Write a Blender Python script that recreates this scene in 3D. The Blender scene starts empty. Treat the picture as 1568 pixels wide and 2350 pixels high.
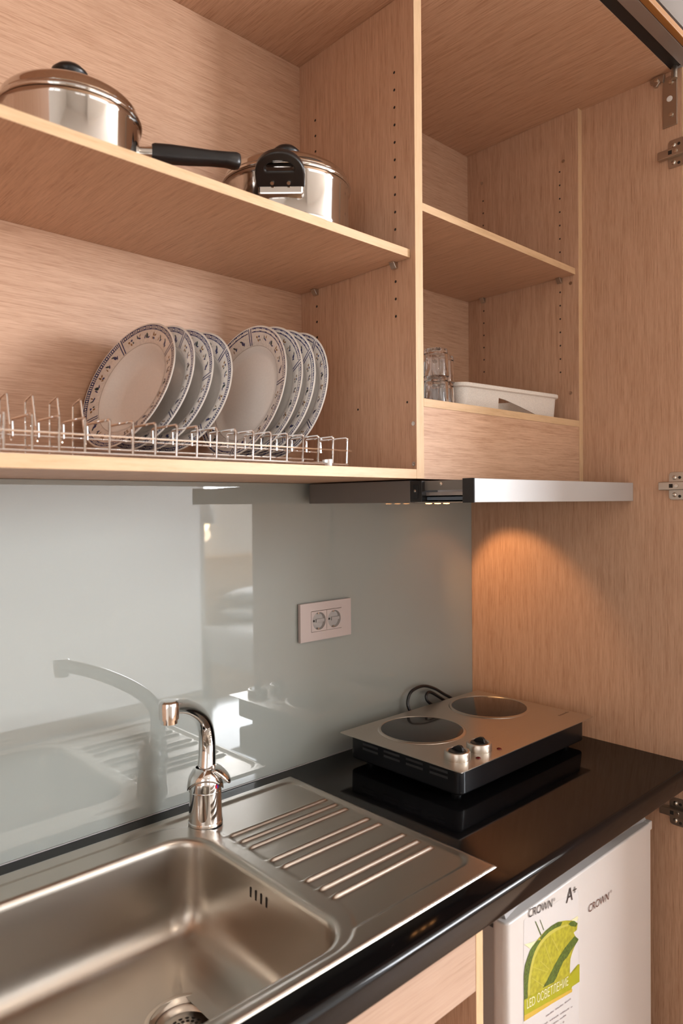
import bpy, bmesh, math, random
from mathutils import Vector, Matrix
from mathutils.geometry import delaunay_2d_cdt
random.seed(7)
PI = math.pi
COL = bpy.context.scene.collection
ORG = {}                      # object name -> world origin of its mesh frame
LIFT = 0.90                   # everything is laid out from the worktop; the floor is 0.90 below it

# ------------------------------------------------------------------ materials
def nt(name):
    m = bpy.data.materials.new(name); m.use_nodes = True
    return m, m.node_tree, m.node_tree.nodes['Principled BSDF']

def plain(name, col, rough=.5, metal=0, spec=.5, coat=0, trans=0, ior=1.5, noise=0, nscale=200, bump=0, emit=None, es=0, aniso=0):
    m, t, p = nt(name)
    p.inputs['Base Color'].default_value = (*col, 1)
    p.inputs['Roughness'].default_value = rough
    p.inputs['Metallic'].default_value = metal
    p.inputs['Specular IOR Level'].default_value = spec
    p.inputs['Coat Weight'].default_value = coat
    p.inputs['Coat Roughness'].default_value = .03
    p.inputs['Transmission Weight'].default_value = trans
    p.inputs['IOR'].default_value = ior
    p.inputs['Anisotropic'].default_value = aniso
    if emit:
        p.inputs['Emission Color'].default_value = (*emit, 1); p.inputs['Emission Strength'].default_value = es
    if noise or bump:
        tc = t.nodes.new('ShaderNodeTexCoord'); n = t.nodes.new('ShaderNodeTexNoise')
        n.inputs['Scale'].default_value = nscale; n.inputs['Detail'].default_value = 3
        t.links.new(tc.outputs['Object'], n.inputs['Vector'])
        if noise:
            r = t.nodes.new('ShaderNodeValToRGB')
            r.color_ramp.elements[0].position = .35; r.color_ramp.elements[1].position = .65
            r.color_ramp.elements[0].color = (*[c*(1-noise) for c in col], 1)
            r.color_ramp.elements[1].color = (*[min(1, c*(1+noise*.6)) for c in col], 1)
            t.links.new(n.outputs['Fac'], r.inputs['Fac']); t.links.new(r.outputs['Color'], p.inputs['Base Color'])
        if bump:
            b = t.nodes.new('ShaderNodeBump'); b.inputs['Strength'].default_value = bump; b.inputs['Distance'].default_value = .001
            t.links.new(n.outputs['Fac'], b.inputs['Height']); t.links.new(b.outputs['Normal'], p.inputs['Normal'])
    return m

def wood(name, axis, light=(.66, .425, .292), dark=(.43, .245, .155), across=560, along=16, rough=.42, contrast=1):
    """fine-line oak veneer, grain along one object axis"""
    m, t, p = nt(name)
    N = t.nodes.new; L = t.links.new
    tc = N('ShaderNodeTexCoord')
    def noise(al, ac, det, rg):
        mp = N('ShaderNodeMapping'); s = [ac]*3; s['xyz'.index(axis)] = al
        mp.inputs['Scale'].default_value = s
        n = N('ShaderNodeTexNoise'); n.inputs['Scale'].default_value = 1; n.inputs['Detail'].default_value = det
        n.inputs['Roughness'].default_value = rg
        L(tc.outputs['Object'], mp.inputs['Vector']); L(mp.outputs['Vector'], n.inputs['Vector'])
        return n.outputs['Fac']
    a = noise(along, across, 3, .6); b = noise(along*.35, across*.22, 3, .55); c = noise(along*4, across*2.2, 2, .5)
    def mul(v, k):
        q = N('ShaderNodeMath'); q.operation = 'MULTIPLY'; q.inputs[1].default_value = k; L(v, q.inputs[0]); return q.outputs[0]
    def add(u, v):
        q = N('ShaderNodeMath'); q.operation = 'ADD'; L(u, q.inputs[0]); L(v, q.inputs[1]); return q.outputs[0]
    f = add(add(mul(a, .55), mul(b, .25)), mul(c, .2))
    r = N('ShaderNodeValToRGB'); e = r.color_ramp.elements
    e[0].position = .36; e[0].color = (*dark, 1); e[1].position = .60; e[1].color = (*light, 1)
    mid = e.new(.46); mid.color = (*[d*.45+l*.55 for d, l in zip(dark, light)], 1)
    L(f, r.inputs['Fac']); L(r.outputs['Color'], p.inputs['Base Color'])
    p.inputs['Roughness'].default_value = rough; p.inputs['Specular IOR Level'].default_value = .35
    bp = N('ShaderNodeBump'); bp.inputs['Strength'].default_value = .12; bp.inputs['Distance'].default_value = .0006
    L(f, bp.inputs['Height']); L(bp.outputs['Normal'], p.inputs['Normal'])
    return m

def brushed(name, col, axis, rough=.3, amp=.1, across=900, along=6, metal=1):
    m, t, p = nt(name)
    N = t.nodes.new; L = t.links.new
    tc = N('ShaderNodeTexCoord'); mp = N('ShaderNodeMapping'); s = [across]*3; s['xyz'.index(axis)] = along
    mp.inputs['Scale'].default_value = s
    n = N('ShaderNodeTexNoise'); n.inputs['Scale'].default_value = 1; n.inputs['Detail'].default_value = 2
    L(tc.outputs['Object'], mp.inputs['Vector']); L(mp.outputs['Vector'], n.inputs['Vector'])
    mr = N('ShaderNodeMapRange'); mr.inputs['To Min'].default_value = rough-amp; mr.inputs['To Max'].default_value = rough+amp
    L(n.outputs['Fac'], mr.inputs['Value']); L(mr.outputs['Result'], p.inputs['Roughness'])
    p.inputs['Base Color'].default_value = (*col, 1); p.inputs['Metallic'].default_value = metal
    return m

LIGHT = (.66, .415, .275); DARK = (.42, .228, .132)
M = {}
M['wx'] = wood('oak_grain_x', 'x', LIGHT, DARK)
M['wy'] = wood('oak_grain_y', 'y', LIGHT, DARK)
M['wz'] = wood('oak_grain_z', 'z', LIGHT, DARK)
M['edge_x'] = wood('oak_edge_x', 'x', (.72, .49, .29), (.60, .385, .21), across=150, along=14)
M['edge_z'] = wood('oak_edge_z', 'z', (.72, .49, .29), (.60, .385, .21), across=150, along=14)
M['lath'] = wood('orange_lath', 'x', (.36, .155, .038), (.28, .11, .025), across=120, along=6)
M['hole'] = plain('hole_dark', (.02, .014, .01), .8)
M['glass_paint'] = plain('painted_glass', (.345, .365, .335), .012, spec=.65, ior=1.6)
M['granite'] = plain('black_granite', (.004, .0036, .004), .07, spec=.25, noise=.5, nscale=1500)
M['chrome'] = plain('chrome', (.82, .82, .82), .06, 1)
M['pot_steel'] = plain('polished_steel', (.60, .57, .54), .07, 1)
M['sink_steel'] = plain('satin_sink_steel', (.52, .475, .42), .30, 1)
M['steel'] = brushed('brushed_steel_x', (.60, .55, .49), 'x', .32, .08)
M['hood_silver'] = plain('silver_lacquer', (.54, .535, .53), .38, .35, spec=.5)
M['hood_grey'] = plain('grey_lacquer', (.20, .175, .16), .45, .4)
M['black'] = plain('black_plastic', (.012, .011, .011), .32)
M['black_matt'] = plain('black_matt', (.012, .012, .013), .55)
M['black_enamel'] = plain('black_enamel', (.008, .008, .009), .22)
M['ceram'] = plain('ceramic_glass', (.012, .011, .011), .10, spec=.5)
M['nickel'] = plain('nickel_plate', (.50, .45, .39), .3, 1)
M['zinc'] = plain('zinc_screw', (.62, .58, .52), .25, 1)
M['china'] = plain('glazed_china', (.88, .84, .79), .12, noise=.02, nscale=300)
M['china_rim'] = plain('cream_rim_glaze', (.80, .74, .68), .12, noise=.10, nscale=260)
M['china_edge'] = plain('white_edge_glaze', (.86, .82, .76), .12)
M['navy'] = plain('navy_print', (.035, .04, .13), .15)
M['green'] = plain('dark_green_print', (.03, .055, .06), .15)
M['ochre'] = plain('ochre_print', (.25, .12, .03), .15)
M['greyline'] = plain('grey_line_print', (.40, .35, .31), .15)
M['tray'] = plain('speckled_plastic', (.80, .73, .65), .45, noise=.10, nscale=500)
M['glassware'] = plain('clear_glass', (.95, .95, .95), .02, trans=1, ior=1.45)
M['white'] = plain('white_plastic', (.82, .80, .77), .3)
M['fridge'] = plain('white_enamel', (.56, .52, .49), .28)
M['fridge_grey'] = plain('grey_gasket', (.36, .34, .33), .45)
M['plaster'] = plain('wall_plaster', (.84, .80, .75), .9, noise=.02, nscale=20)
M['floor'] = wood('floor_pale', 'x', (.52, .33, .20), (.40, .24, .14), across=40, along=2)
M['linen'] = plain('white_linen', (.62, .62, .62), .9, noise=.02, nscale=12, bump=.3)
M['headboard'] = wood('headboard_oak', 'x', (.62, .44, .28), (.52, .35, .21), across=60, along=3)
M['socket'] = plain('pale_pinkish_plastic', (.54, .45, .415), .38)
M['socket_in'] = plain('grey_plastic', (.40, .37, .35), .3)
M['red_led'] = plain('red_lens', (.12, .005, .004), .15)
M['red'] = plain('red_mark', (.6, .01, .02), .25)
M['blue'] = plain('blue_mark', (.02, .02, .25), .25)
M['bulb'] = plain('lit_bulb', (1, .85, .6), .5, emit=(1, .78, .45), es=25)
M['led_hood'] = plain('lit_hood_lamp', (1, .7, .4), .5, emit=(1, .42, .13), es=9)
M['shade'] = plain('lamp_shade_fabric', (.50, .49, .47), .8)
M['alu'] = plain('aluminium', (.40, .38, .37), .4, .8)
M['ink'] = plain('black_ink', (.025, .018, .018), .5)
M['ink_brown'] = plain('brown_ink', (.10, .035, .025), .5)
M['ink_grey'] = plain('grey_ink', (.30, .25, .25), .5)
M['lime_skin'] = plain('lime_skin_print', (.075, .125, .02), .3, noise=.55, nscale=300)
M['lime_flesh'] = plain('lime_flesh_print', (.36, .33, .025), .3, noise=.22, nscale=130)
M['lime_pith'] = plain('lime_pith_print', (.44, .40, .07), .3)
M['lime_band'] = plain('lime_band_print', (.33, .32, .012), .3)
M['yellow_band'] = plain('yellow_band_print', (.53, .35, .05), .3)
M['pale_print'] = plain('pale_print', (.66, .62, .38), .3)
M['window_glow'] = plain('bright_daylight', (1, 1, 1), .5, emit=(.93, .96, 1), es=.8)
M['frame_white'] = plain('white_frame', (.75, .75, .74), .4)

# ------------------------------------------------------------------ mesh building
class B:
    def __init__(s): s.bm = bmesh.new()
    def box(s, x0, x1, y0, y1, z0, z1, mat=0, faces=None):
        if x0 > x1: x0, x1 = x1, x0
        if y0 > y1: y0, y1 = y1, y0
        if z0 > z1: z0, z1 = z1, z0
        v = [s.bm.verts.new((x, y, z)) for x in (x0, x1) for y in (y0, y1) for z in (z0, z1)]
        q = {'x-': (0, 1, 3, 2), 'x+': (4, 6, 7, 5), 'y-': (0, 4, 5, 1), 'y+': (2, 3, 7, 6), 'z-': (0, 2, 6, 4), 'z+': (1, 5, 7, 3)}
        for k, ix in q.items():
            f = s.bm.faces.new([v[i] for i in ix]); f.material_index = (faces or {}).get(k, mat)
        return s
    def tube(s, pts, r, n=12, caps=True, mat=0, closed=False):
        pts = [Vector(p) for p in pts]; k = len(pts)
        rs = r if isinstance(r, (list, tuple)) else [r]*k
        rings = []; ref = None
        for i, p in enumerate(pts):
            if closed: d = pts[(i+1) % k]-pts[i-1]
            else: d = pts[min(i+1, k-1)]-pts[max(i-1, 0)]
            d.normalize()
            if ref is None:
                ref = d.orthogonal().normalized()
            else:
                ref = (ref-d*ref.dot(d)).normalized()
            b = d.cross(ref)
            rings.append([s.bm.verts.new(p+(ref*math.cos(2*PI*j/n)+b*math.sin(2*PI*j/n))*rs[i]) for j in range(n)])
        for i in range(k if closed else k-1):
            A, C = rings[i], rings[(i+1) % k]
            for j in range(n):
                f = s.bm.faces.new([A[j], A[(j+1) % n], C[(j+1) % n], C[j]]); f.material_index = mat
        if caps and not closed:
            s.bm.faces.new(rings[0][::-1]).material_index = mat; s.bm.faces.new(rings[-1]).material_index = mat
        return s
    def lathe(s, prof, c=(0, 0, 0), n=48, mat=0, axis='z', mats=None):
        """prof: (radius, height) list"""
        c = Vector(c); rings = []
        def P(r, h, a):
            x, y = r*math.cos(a), r*math.sin(a)
            return c+(Vector((x, y, h)) if axis == 'z' else Vector((h, x, y)) if axis == 'x' else Vector((y, h, x)))
        for r, h in prof:
            if r < 1e-6: rings.append([s.bm.verts.new(P(0, h, 0))])
            else: rings.append([s.bm.verts.new(P(r, h, 2*PI*j/n)) for j in range(n)])
        for i in range(len(rings)-1):
            A, C = rings[i], rings[i+1]; mi = mats[i] if mats else mat
            for j in range(n):
                a0, a1 = A[j % len(A)], A[(j+1) % len(A)]; c0, c1 = C[j % len(C)], C[(j+1) % len(C)]
                vs = [a0, a1, c1, c0]; u = []
                for v in vs:
                    if v not in u: u.append(v)
                if len(u) > 2: s.bm.faces.new(u).material_index = mi
        return s
    def cyl(s, p0, p1, r, n=24, mat=0, r1=None):
        return s.tube([p0, p1], [r, r if r1 is None else r1], n, True, mat)
    def poly(s, pts, mat=0):
        s.bm.faces.new([s.bm.verts.new(p) for p in pts]).material_index = mat; return s
    def prism(s, pts, d, mat=0):
        """polygon extruded by the vector d"""
        d = Vector(d); a = [s.bm.verts.new(p) for p in pts]; b = [s.bm.verts.new(Vector(p)+d) for p in pts]; n = len(pts)
        s.bm.faces.new(a[::-1]).material_index = mat; s.bm.faces.new(b).material_index = mat
        for i in range(n): s.bm.faces.new([a[i], a[(i+1) % n], b[(i+1) % n], b[i]]).material_index = mat
        return s
    def xform(s, mtx): bmesh.ops.transform(s.bm, matrix=mtx, verts=s.bm.verts); return s

def obj(name, b, mats, parent=None, loc=None, local=False, smooth=False, bevel=0, seg=2, fixn=True):
    """link a mesh; its points are given in scene coordinates unless local"""
    if fixn: bmesh.ops.recalc_face_normals(b.bm, faces=b.bm.faces)
    me = bpy.data.meshes.new(name)
    org = ORG[parent.name] if parent else Vector(loc or (0, 0, 0))
    if not local: bmesh.ops.translate(b.bm, vec=-org, verts=b.bm.verts)
    b.bm.to_mesh(me); b.bm.free()
    for m in (mats if isinstance(mats, (list, tuple)) else [mats]): me.materials.append(m)
    o = bpy.data.objects.new(name, me); COL.objects.link(o)
    if parent: o.parent = parent
    else: o.location = org
    ORG[o.name] = org.copy()
    if smooth:
        for p in me.polygons: p.use_smooth = True
        if smooth != 'all': me.set_sharp_from_angle(angle=math.radians(38 if smooth is True else smooth))
    if bevel:
        md = o.modifiers.new('edge', 'BEVEL'); md.width = bevel; md.segments = seg; md.limit_method = 'ANGLE'; md.angle_limit = math.radians(40)
        md.harden_normals = False
    return o

def tag(o, label, cat, group=None):
    o['label'] = label; o['category'] = cat
    if group: o['group'] = group
    return o
def thing(name, label, cat, loc=(0, 0, 0), group=None):
    o = bpy.data.objects.new(name, None); COL.objects.link(o); o.location = loc; o.empty_display_size = .05
    ORG[o.name] = Vector(loc); return tag(o, label, cat, group)
def struct(name, b, mats, **k):
    o = obj(name, b, mats, **k); o['kind'] = 'structure'; return o
def arc(c, r, a0, a1, n, plane='xz'):
    out = []
    for i in range(n+1):
        a = a0+(a1-a0)*i/n; u, v = r*math.cos(a), r*math.sin(a)
        out.append({'xz': (c[0]+u, c[1], c[2]+v), 'xy': (c[0]+u, c[1]+v, c[2]), 'yz': (c[0], c[1]+u, c[2]+v)}[plane])
    return out
def fillet(pts, r, n=5):
    """round the corners of a polyline"""
    P = [Vector(p) for p in pts]; out = [P[0]]
    for i in range(1, len(P)-1):
        a, b, c = P[i-1], P[i], P[i+1]; u = (a-b); v = (c-b); q = min(r, u.length*.45, v.length*.45)
        p0 = b+u.normalized()*q; p2 = b+v.normalized()*q
        for k in range(n+1):
            t = k/n; out.append(p0*(1-t)**2+b*2*t*(1-t)+p2*t*t)
    out.append(P[-1]); return out
def rrect(x0, x1, y0, y1, r, n=8):
    pts = []
    for cx, cy, a in ((x1-r, y1-r, 0), (x0+r, y1-r, PI/2), (x0+r, y0+r, PI), (x1-r, y0+r, 1.5*PI)):
        for i in range(n+1): pts.append((cx+r*math.cos(a+PI/2*i/n), cy+r*math.sin(a+PI/2*i/n)))
    return pts
def text_into(b, s, size, origin, ux, uz, mat=0, shear=0, align='LEFT', spacing=1, wide=1):
    """flat lettering laid into a mesh: ux is the reading direction, uz is up"""
    cu = bpy.data.curves.new('lettering', 'FONT'); cu.body = s; cu.size = size; cu.shear = shear; cu.align_x = align
    cu.space_character = spacing; cu.resolution_u = 4
    o = bpy.data.objects.new('lettering', cu); COL.objects.link(o)
    dg = bpy.context.evaluated_depsgraph_get(); dg.update()
    me = bpy.data.meshes.new_from_object(o.evaluated_get(dg))
    O = Vector(origin); ux = Vector(ux).normalized(); uz = Vector(uz).normalized()
    vs = [b.bm.verts.new(O+ux*(v.co.x*wide)+uz*v.co.y) for v in me.vertices]
    for p in me.polygons:
        try: b.bm.faces.new([vs[i] for i in p.vertices]).material_index = mat
        except ValueError: pass
    bpy.data.objects.remove(o); bpy.data.curves.remove(cu); bpy.data.meshes.remove(me)

# ------------------------------------------------------------------ the room
XL, XR, YB, ZF, ZC = -3.0, 3.7, -3.65, -.90, 1.76
struct('floor', B().box(XL, XR, YB, .05, ZF-.05, ZF), M['floor'])
struct('ceiling', B().box(XL, XR, YB, .05, ZC, ZC+.05), M['plaster'])
struct('wall_back', B().box(XL, XR, .0065, .07, ZF, ZC), M['plaster'])
LW = (-2.7, -1.3, -.30, 1.10)
struct('wall_left', B().box(XL-.06, XL, YB, LW[0], ZF, ZC).box(XL-.06, XL, LW[1], .05, ZF, ZC).box(XL-.06, XL, LW[0], LW[1], ZF, LW[2]).box(XL-.06, XL, LW[0], LW[1], LW[3], ZC), M['plaster'])
f = B()
for y in (LW[0], (LW[0]+LW[1])/2-.025, LW[1]-.05): f.box(XL-.05, XL-.01, y, y+.05, LW[2], LW[3])
f.box(XL-.05, XL-.01, LW[0], LW[1], LW[2], LW[2]+.05).box(XL-.05, XL-.01, LW[0], LW[1], LW[3]-.05, LW[3])
w3 = struct('window_3', f, M['frame_white'])  # unseen left window, added to brighten the plates from that side
obj('daylight_pane', B().box(XL-.058, XL-.054, LW[0], LW[1], LW[2], LW[3]), M['window_glow'], w3)
struct('wall_right', B().box(XR, XR+.06, YB, .05, ZF, ZC), M['plaster'])
WIN = [(1.35, 3.20, .60, 1.70), (-2.15, -1.15, -.30, 1.10)]
w = B()
w.box(XL, WIN[1][0], YB-.08, YB, ZF, ZC).box(WIN[1][1], WIN[0][0], YB-.08, YB, ZF, ZC).box(WIN[0][1], XR, YB-.08, YB, ZF, ZC)
for q in WIN: w.box(q[0], q[1], YB-.08, YB, ZF, q[2]).box(q[0], q[1], YB-.08, YB, q[3], ZC)
struct('wall_front', w, M['plaster'])
struct('wall_beside', B().box(.02, XR, -.60, .0065, ZF, ZC), M['plaster'])
struct('wall_above', B().box(XL, .02, -.597, .0065, 1.5065, ZC), plain('shade_toned_plaster', (.17, .142, .122), .9, noise=.02, nscale=20))  # wall colour darkened to stand for the shade up here
struct('wall_return', B().box(XL, -1.70, -.60, .0065, ZF, 1.5065), M['plaster'])
PX0, PX1, PZ0, PZ1, PY = -.85, 1.285, -.86, 1.40, -3.40
struct('wall_pier', B().box(-1.0, 1.292, YB, PY, ZF, ZC), M['plaster'])
f = B()
for x in (PX0, PX1-.03): f.box(x, x+.03, PY+.0005, PY+.014, PZ0, PZ1)
f.box(PX0, PX1, PY+.0005, PY+.014, PZ0, PZ0+.05).box(PX0, PX1, PY+.0005, PY+.014, PZ1-.05, PZ1)
w4 = struct('window_4', f, M['frame_white'])
M['curtain_glow'] = plain('daylit_sheer_curtain', (.8, .8, .8), .9, emit=(.92, .97, 1.02), es=1.45)
obj('daylight_pane', B().box(PX0, PX1, PY+.001, PY+.004, PZ0, PZ1), M['curtain_glow'], w4)
for k, (wx0, wx1, wz0, wz1) in enumerate(WIN):
    f = B()
    for x in (wx0, (wx0+wx1)/2-.025, wx1-.05): f.box(x, x+.05, YB-.07, YB-.02, wz0, wz1)
    f.box(wx0, wx1, YB-.07, YB-.02, wz0, wz0+.05).box(wx0, wx1, YB-.07, YB-.02, wz1-.05, wz1)
    win = struct('window_%d' % (k+1), f, M['frame_white'])
    obj('daylight_pane', B().box(wx0, wx1, YB-.078, YB-.072, wz0, wz1), M['window_glow'], win)

# bed, pillows and wall lamp across the room, seen mirrored in the glass
t = thing('bed', 'bed with white linen and oak headboard mirrored in the glass splashback', 'bed', (1.80, -2.75, ZF))
obj('headboard', B().box(1.30, 2.65, -3.645, -3.59, ZF, .157), M['headboard'], t, bevel=.01)
obj('bed_base', B().box(1.32, 2.60, -3.585, -1.80, ZF, -.60), M['headboard'], t, bevel=.01)
b = B(); nx, ny = 50, 56
def bedz(u, v):
    return -.335+.010*math.sin(u*9+v*5)*math.sin(v*13)+.005*math.sin(u*31-v*17)+.006*math.sin(u*14+v*23)-.12*max(0, (abs(u-.5)-.44)/.06)**2-.05*sm0(.20, .12, v)
def sm0(a, c, v):
    q = min(1, max(0, (v-a)/(c-a))); return q*q*(3-2*q)
g = [[b.bm.verts.new((1.30+1.32*i/nx, -3.57+1.79*j/ny, bedz(i/nx, j/ny))) for j in range(ny+1)] for i in range(nx+1)]
for i in range(nx):
    for j in range(ny): b.bm.faces.new([g[i][j], g[i+1][j], g[i+1][j+1], g[i][j+1]])
ring = [g[i][0] for i in range(nx+1)]+[g[nx][j] for j in range(1, ny+1)]+[g[i][ny] for i in range(nx-1, -1, -1)]+[g[0][j] for j in range(ny-1, 0, -1)]
low = [b.bm.verts.new((v.co.x, v.co.y, -.60)) for v in ring]
for i in range(len(ring)): b.bm.faces.new([ring[i], low[i], low[(i+1) % len(ring)], ring[(i+1) % len(ring)]])
obj('duvet', b, M['linen'], t, smooth='all')
def pillow(x, y, z, rx, rz, label):
    b = B(); n, m = 24, 16; top = {}
    for sgn in (1, -1):
        for i in range(n+1):
            for j in range(m+1):
                u, v = i/n*2-1, j/m*2-1; e = (1-abs(u)**3.2)*(1-abs(v)**3.2)
                if e <= 1e-9 and sgn < 0: top[(sgn, i, j)] = top[(1, i, j)]; continue
                top[(sgn, i, j)] = b.bm.verts.new((u*.33*(1-.05*v*v), v*.20*(1-.05*u*u), sgn*.06*max(e, 0)**.5))
        for i in range(n):
            for j in range(m): b.bm.faces.new([top[(sgn, i, j)], top[(sgn, i+1, j)], top[(sgn, i+1, j+1)], top[(sgn, i, j+1)]])
    o = obj('pillow', b, M['linen'], None, (x, y, z), local=True, smooth='all')
    o.rotation_euler = (rx, 0, rz)
    return tag(o, label, 'pillow', 'pillows on the bed')
pillow(1.80, -3.32, -.268, .08, .05, 'white pillow lower of two on the bed, mirrored in the glass splashback')
pillow(1.84, -3.34, -.135, .10, -.05, 'white pillow upper of two on the bed, mirrored in the glass splashback')
LX, LY = 1.350, -3.50
t = thing('sconce_lamp', 'small lit wall lamp above the headboard, mirrored at the strip edge', 'lamp', (LX, -3.60, .40))
obj('shade', B().lathe([(.03, .25), (.105, .02), (.102, .02), (.028, .245)], (LX, LY, .395), 32), M['shade'], t, smooth=True)
obj('bulb', B().lathe([(0, -.05), (.032, -.034), (.045, 0), (.032, .034), (0, .05)], (LX, LY, .405), 24), M['bulb'], t, smooth='all')
obj('arm', B().tube([(LX, -3.645, .62), (LX, -3.56, .68), (LX, LY, .64)], .008), M['nickel'], t, smooth=True)

# ------------------------------------------------------------------ tall cupboard around the kitchenette
ZTOP = 1.4861
tc_ = thing('tall_cupboard', 'oak veneer tall cupboard housing the kitchenette, with hinged side and top', 'cupboard', (-.8, -.3, ZF))
ez = {'y-': 1}
obj('side_panel', B().box(0, .019, -.557, .0055, ZF, ZTOP, faces=ez), [M['wz'], M['edge_z']], tc_, bevel=.0006)
obj('side_panel', B().box(-1.679, -1.66, -.557, .0055, ZF, ZTOP, faces=ez), [M['wz'], M['edge_z']], tc_, bevel=.0006)
obj('top_panel', B().box(-1.679, .019, -.5345, .0055, ZTOP, ZTOP+.019), M['wy'], tc_)
tr = obj('door_track', B().box(-1.65, -.006, -.586, -.559, ZTOP-.003, ZTOP+.019), M['alu'], tc_, bevel=.001)
obj('track_channel', B().box(-1.65, -.006, -.5585, -.535, ZTOP+.001, ZTOP+.02), M['black_matt'], tr)
obj('lath', B().box(-1.68, -.004, -.5995, -.5865, ZTOP-.003, ZTOP+.011), M['lath'], tc_, bevel=.0015)
dl = obj('folding_door', B().box(.0, .019, -1.012, -.575, ZF+.02, ZTOP-.02, faces={'y-': 1, 'y+': 1}), [M['wz'], M['edge_z']], tc_, bevel=.0006)
def hinge(z):
    h = obj('hinge', B().prism([(-.0002, y, zz+z) for y, zz in rrect(-.568, -.528, -.030, .030, .007)], (-.0022, 0, 0)), M['nickel'], tc_, bevel=.0005)
    b = B().prism([(-.0022, y, zz+z) for y, zz in rrect(-.575, -.5095, -.0088, .0088, .002)], (-.011, 0, 0))
    obj('hinge_arm', b, M['nickel'], h, bevel=.0012)
    b = B().box(-.0134, -.0132, -.5405, -.5325, z-.0042, z+.0042); obj('slot', b, M['hole'], h)
    for zz in (-.019, .018):
        obj('screw', B().lathe([(.005, -.0024), (.0046, -.0042), (.003, -.0052), (0, -.0054)], (0, -.540, z+zz), 16, axis='x'), M['zinc'], h, smooth=True)
    obj('screw', B().lathe([(.0045, -.0132), (.004, -.0148), (0, -.015)], (0, -.548, z), 16, axis='x'), M['zinc'], h, smooth=True)
    for zz in (-.0225, .018): obj('screw_hole', B().lathe([(.0033, -.00245), (0, -.0025)], (0, -.5508, z+zz), 14, axis='x'), M['hole'], h)
for z in (1.307, .593, -.1145): hinge(z)
br = obj('pivot_bracket', B().box(-.003, -.0002, -.5475, -.5165, 1.368, 1.4755), M['nickel'], tc_, bevel=.001)
for z in (1.462, 1.392): obj('screw', B().lathe([(.0052, -.003), (.0045, -.0055), (0, -.0065)], (0, -.535, z), 16, axis='x'), M['zinc'], br, smooth=True)
obj('screw_cover', B().lathe([(.006, -.003), (.006, -.0042), (0, -.005)], (0, -.532, 1.427), 18, axis='x'), M['white'], br, smooth=True)
obj('pivot_pin', B().cyl((-.010, -.545, 1.462), (-.010, -.545, ZTOP+.004), .006), M['nickel'], br, smooth=True)
cl = obj('catch', B().prism([(-.0002, y, z) for y, z in [(-.520, 1.466), (-.513, 1.470), (-.505, 1.462), (-.4995, 1.4635), (-.497, 1.471), (-.492, 1.472), (-.4905, 1.481), (-.504, 1.4845), (-.5215, 1.4835)]], (-.007, 0, 0)), M['nickel'], tc_, bevel=.001)
obj('screw', B().lathe([(.005, -.007), (.0045, -.0095), (0, -.011)], (0, -.5065, 1.4755), 16, axis='x'), M['zinc'], cl, smooth=True)

# ------------------------------------------------------------------ wall cabinet
ZB, ZBT = .6048, .6220
D = .3267
XD0, XD1 = -.6018, -.5810
wc = thing('hanging_cabinet', 'open oak wall cabinet with divider and drilled sides above the glass', 'cabinet', (-.8, -.16, ZB))
obj('back_panel', B().box(-1.66, -.0005, -.0064, .0055, ZB, ZTOP-.0005), M['wx'], wc)
def holes(b, x, nx, y, zs, r=.0026, mat=2):
    for z in zs: b.lathe([(r, 0), (0, 0)], (x+nx*.00015, y, z), 14, mat, axis='x')
b = B().box(XD0, XD1, -D, -.0064, ZB, ZTOP-.0003, faces={'y-': 1})
z0 = 1.3546
holes(b, XD0, -1, -.2785, [z0-.032*i for i in list(range(10))+[11, 12, 13, 14]])
holes(b, XD0, -1, -.0565, [z0-.032*i for i in (0, 1, 2, 3, 5, 6, 7, 8, 9, 12, 13, 14, 15)])
holes(b, XD0, -1, -.1763, [.7446], .0022)
holes(b, XD0, -1, -.3049, [.7451], .0022)
obj('divider', b, [M['wz'], M['edge_z'], M['hole']], wc, bevel=.0005, fixn=False)
b = B().box(-.018, -.0006, -D, -.0064, ZB, ZTOP-.0003, faces={'y-': 1})
z1 = 1.3525
holes(b, -.018, -1, -.2785, [z1-.032*i for i in (0, 1, 2, 3, 4, 5, 6, 7, 9, 10, 11, 12, 13, 14, 15)], .0022)
holes(b, -.018, -1, -.0565, [z1-.032*i for i in (0, 1, 2, 3, 4, 5, 6, 9, 10, 11, 12, 13, 14)], .0022)
obj('side_panel', b, [M['wz'], M['edge_z'], M['hole']], wc, bevel=.0005, fixn=False)
obj('bottom_panel', B().box(-1.66, XD0-.0002, -D, -.0064, ZB, ZBT, faces={'y-': 1}), [M['wy'], M['edge_x']], wc, bevel=.0006)
obj('niche_floor', B().box(XD1, -.0182, -D, -.0064, .7369, .7520, faces={'y-': 1}), [M['wy'], M['edge_x']], wc, bevel=.0006)
obj('fascia', B().box(XD1+.0003, -.0185, -D+.001, -D+.017, ZB, .7368), M['wx'], wc)
def cam_screw(x, y, z):
    s_ = obj('screw', B().lathe([(.0042, 0), (.004, -.0008), (.0015, -.001), (0, -.0004)], (x, y, z), 16, axis='x'), M['zinc'], wc, smooth=True)
for q in ((XD0, -.3193, .7049), (XD0, -.3197, .6315), (-.018, -.2881, 1.3748), (-.018, -.0523, 1.400), (-.018, -.306, 1.080), (-.018, -.3048, .8196)): cam_screw(*q)
def pin(x, y, z):
    b = B().box(x-.013, x-.0002, y-.006, y+.006, z-.0022, z-.0002)
    b.prism([(x-.0002, y-.006, z-.002), (x-.012, y-.006, z-.002), (x-.0055, y-.006, z-.012), (x-.0002, y-.006, z-.012)], (0, .012, 0))
    obj('shelf_pin', b, M['nickel'], wc, bevel=.0007)
for q in ((XD0, -.2785, 1.0047), (XD0, -.0565, 1.0047), (-.018, -.2785, 1.0971), (-.018, -.0565, 1.0971)): pin(*q)
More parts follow.
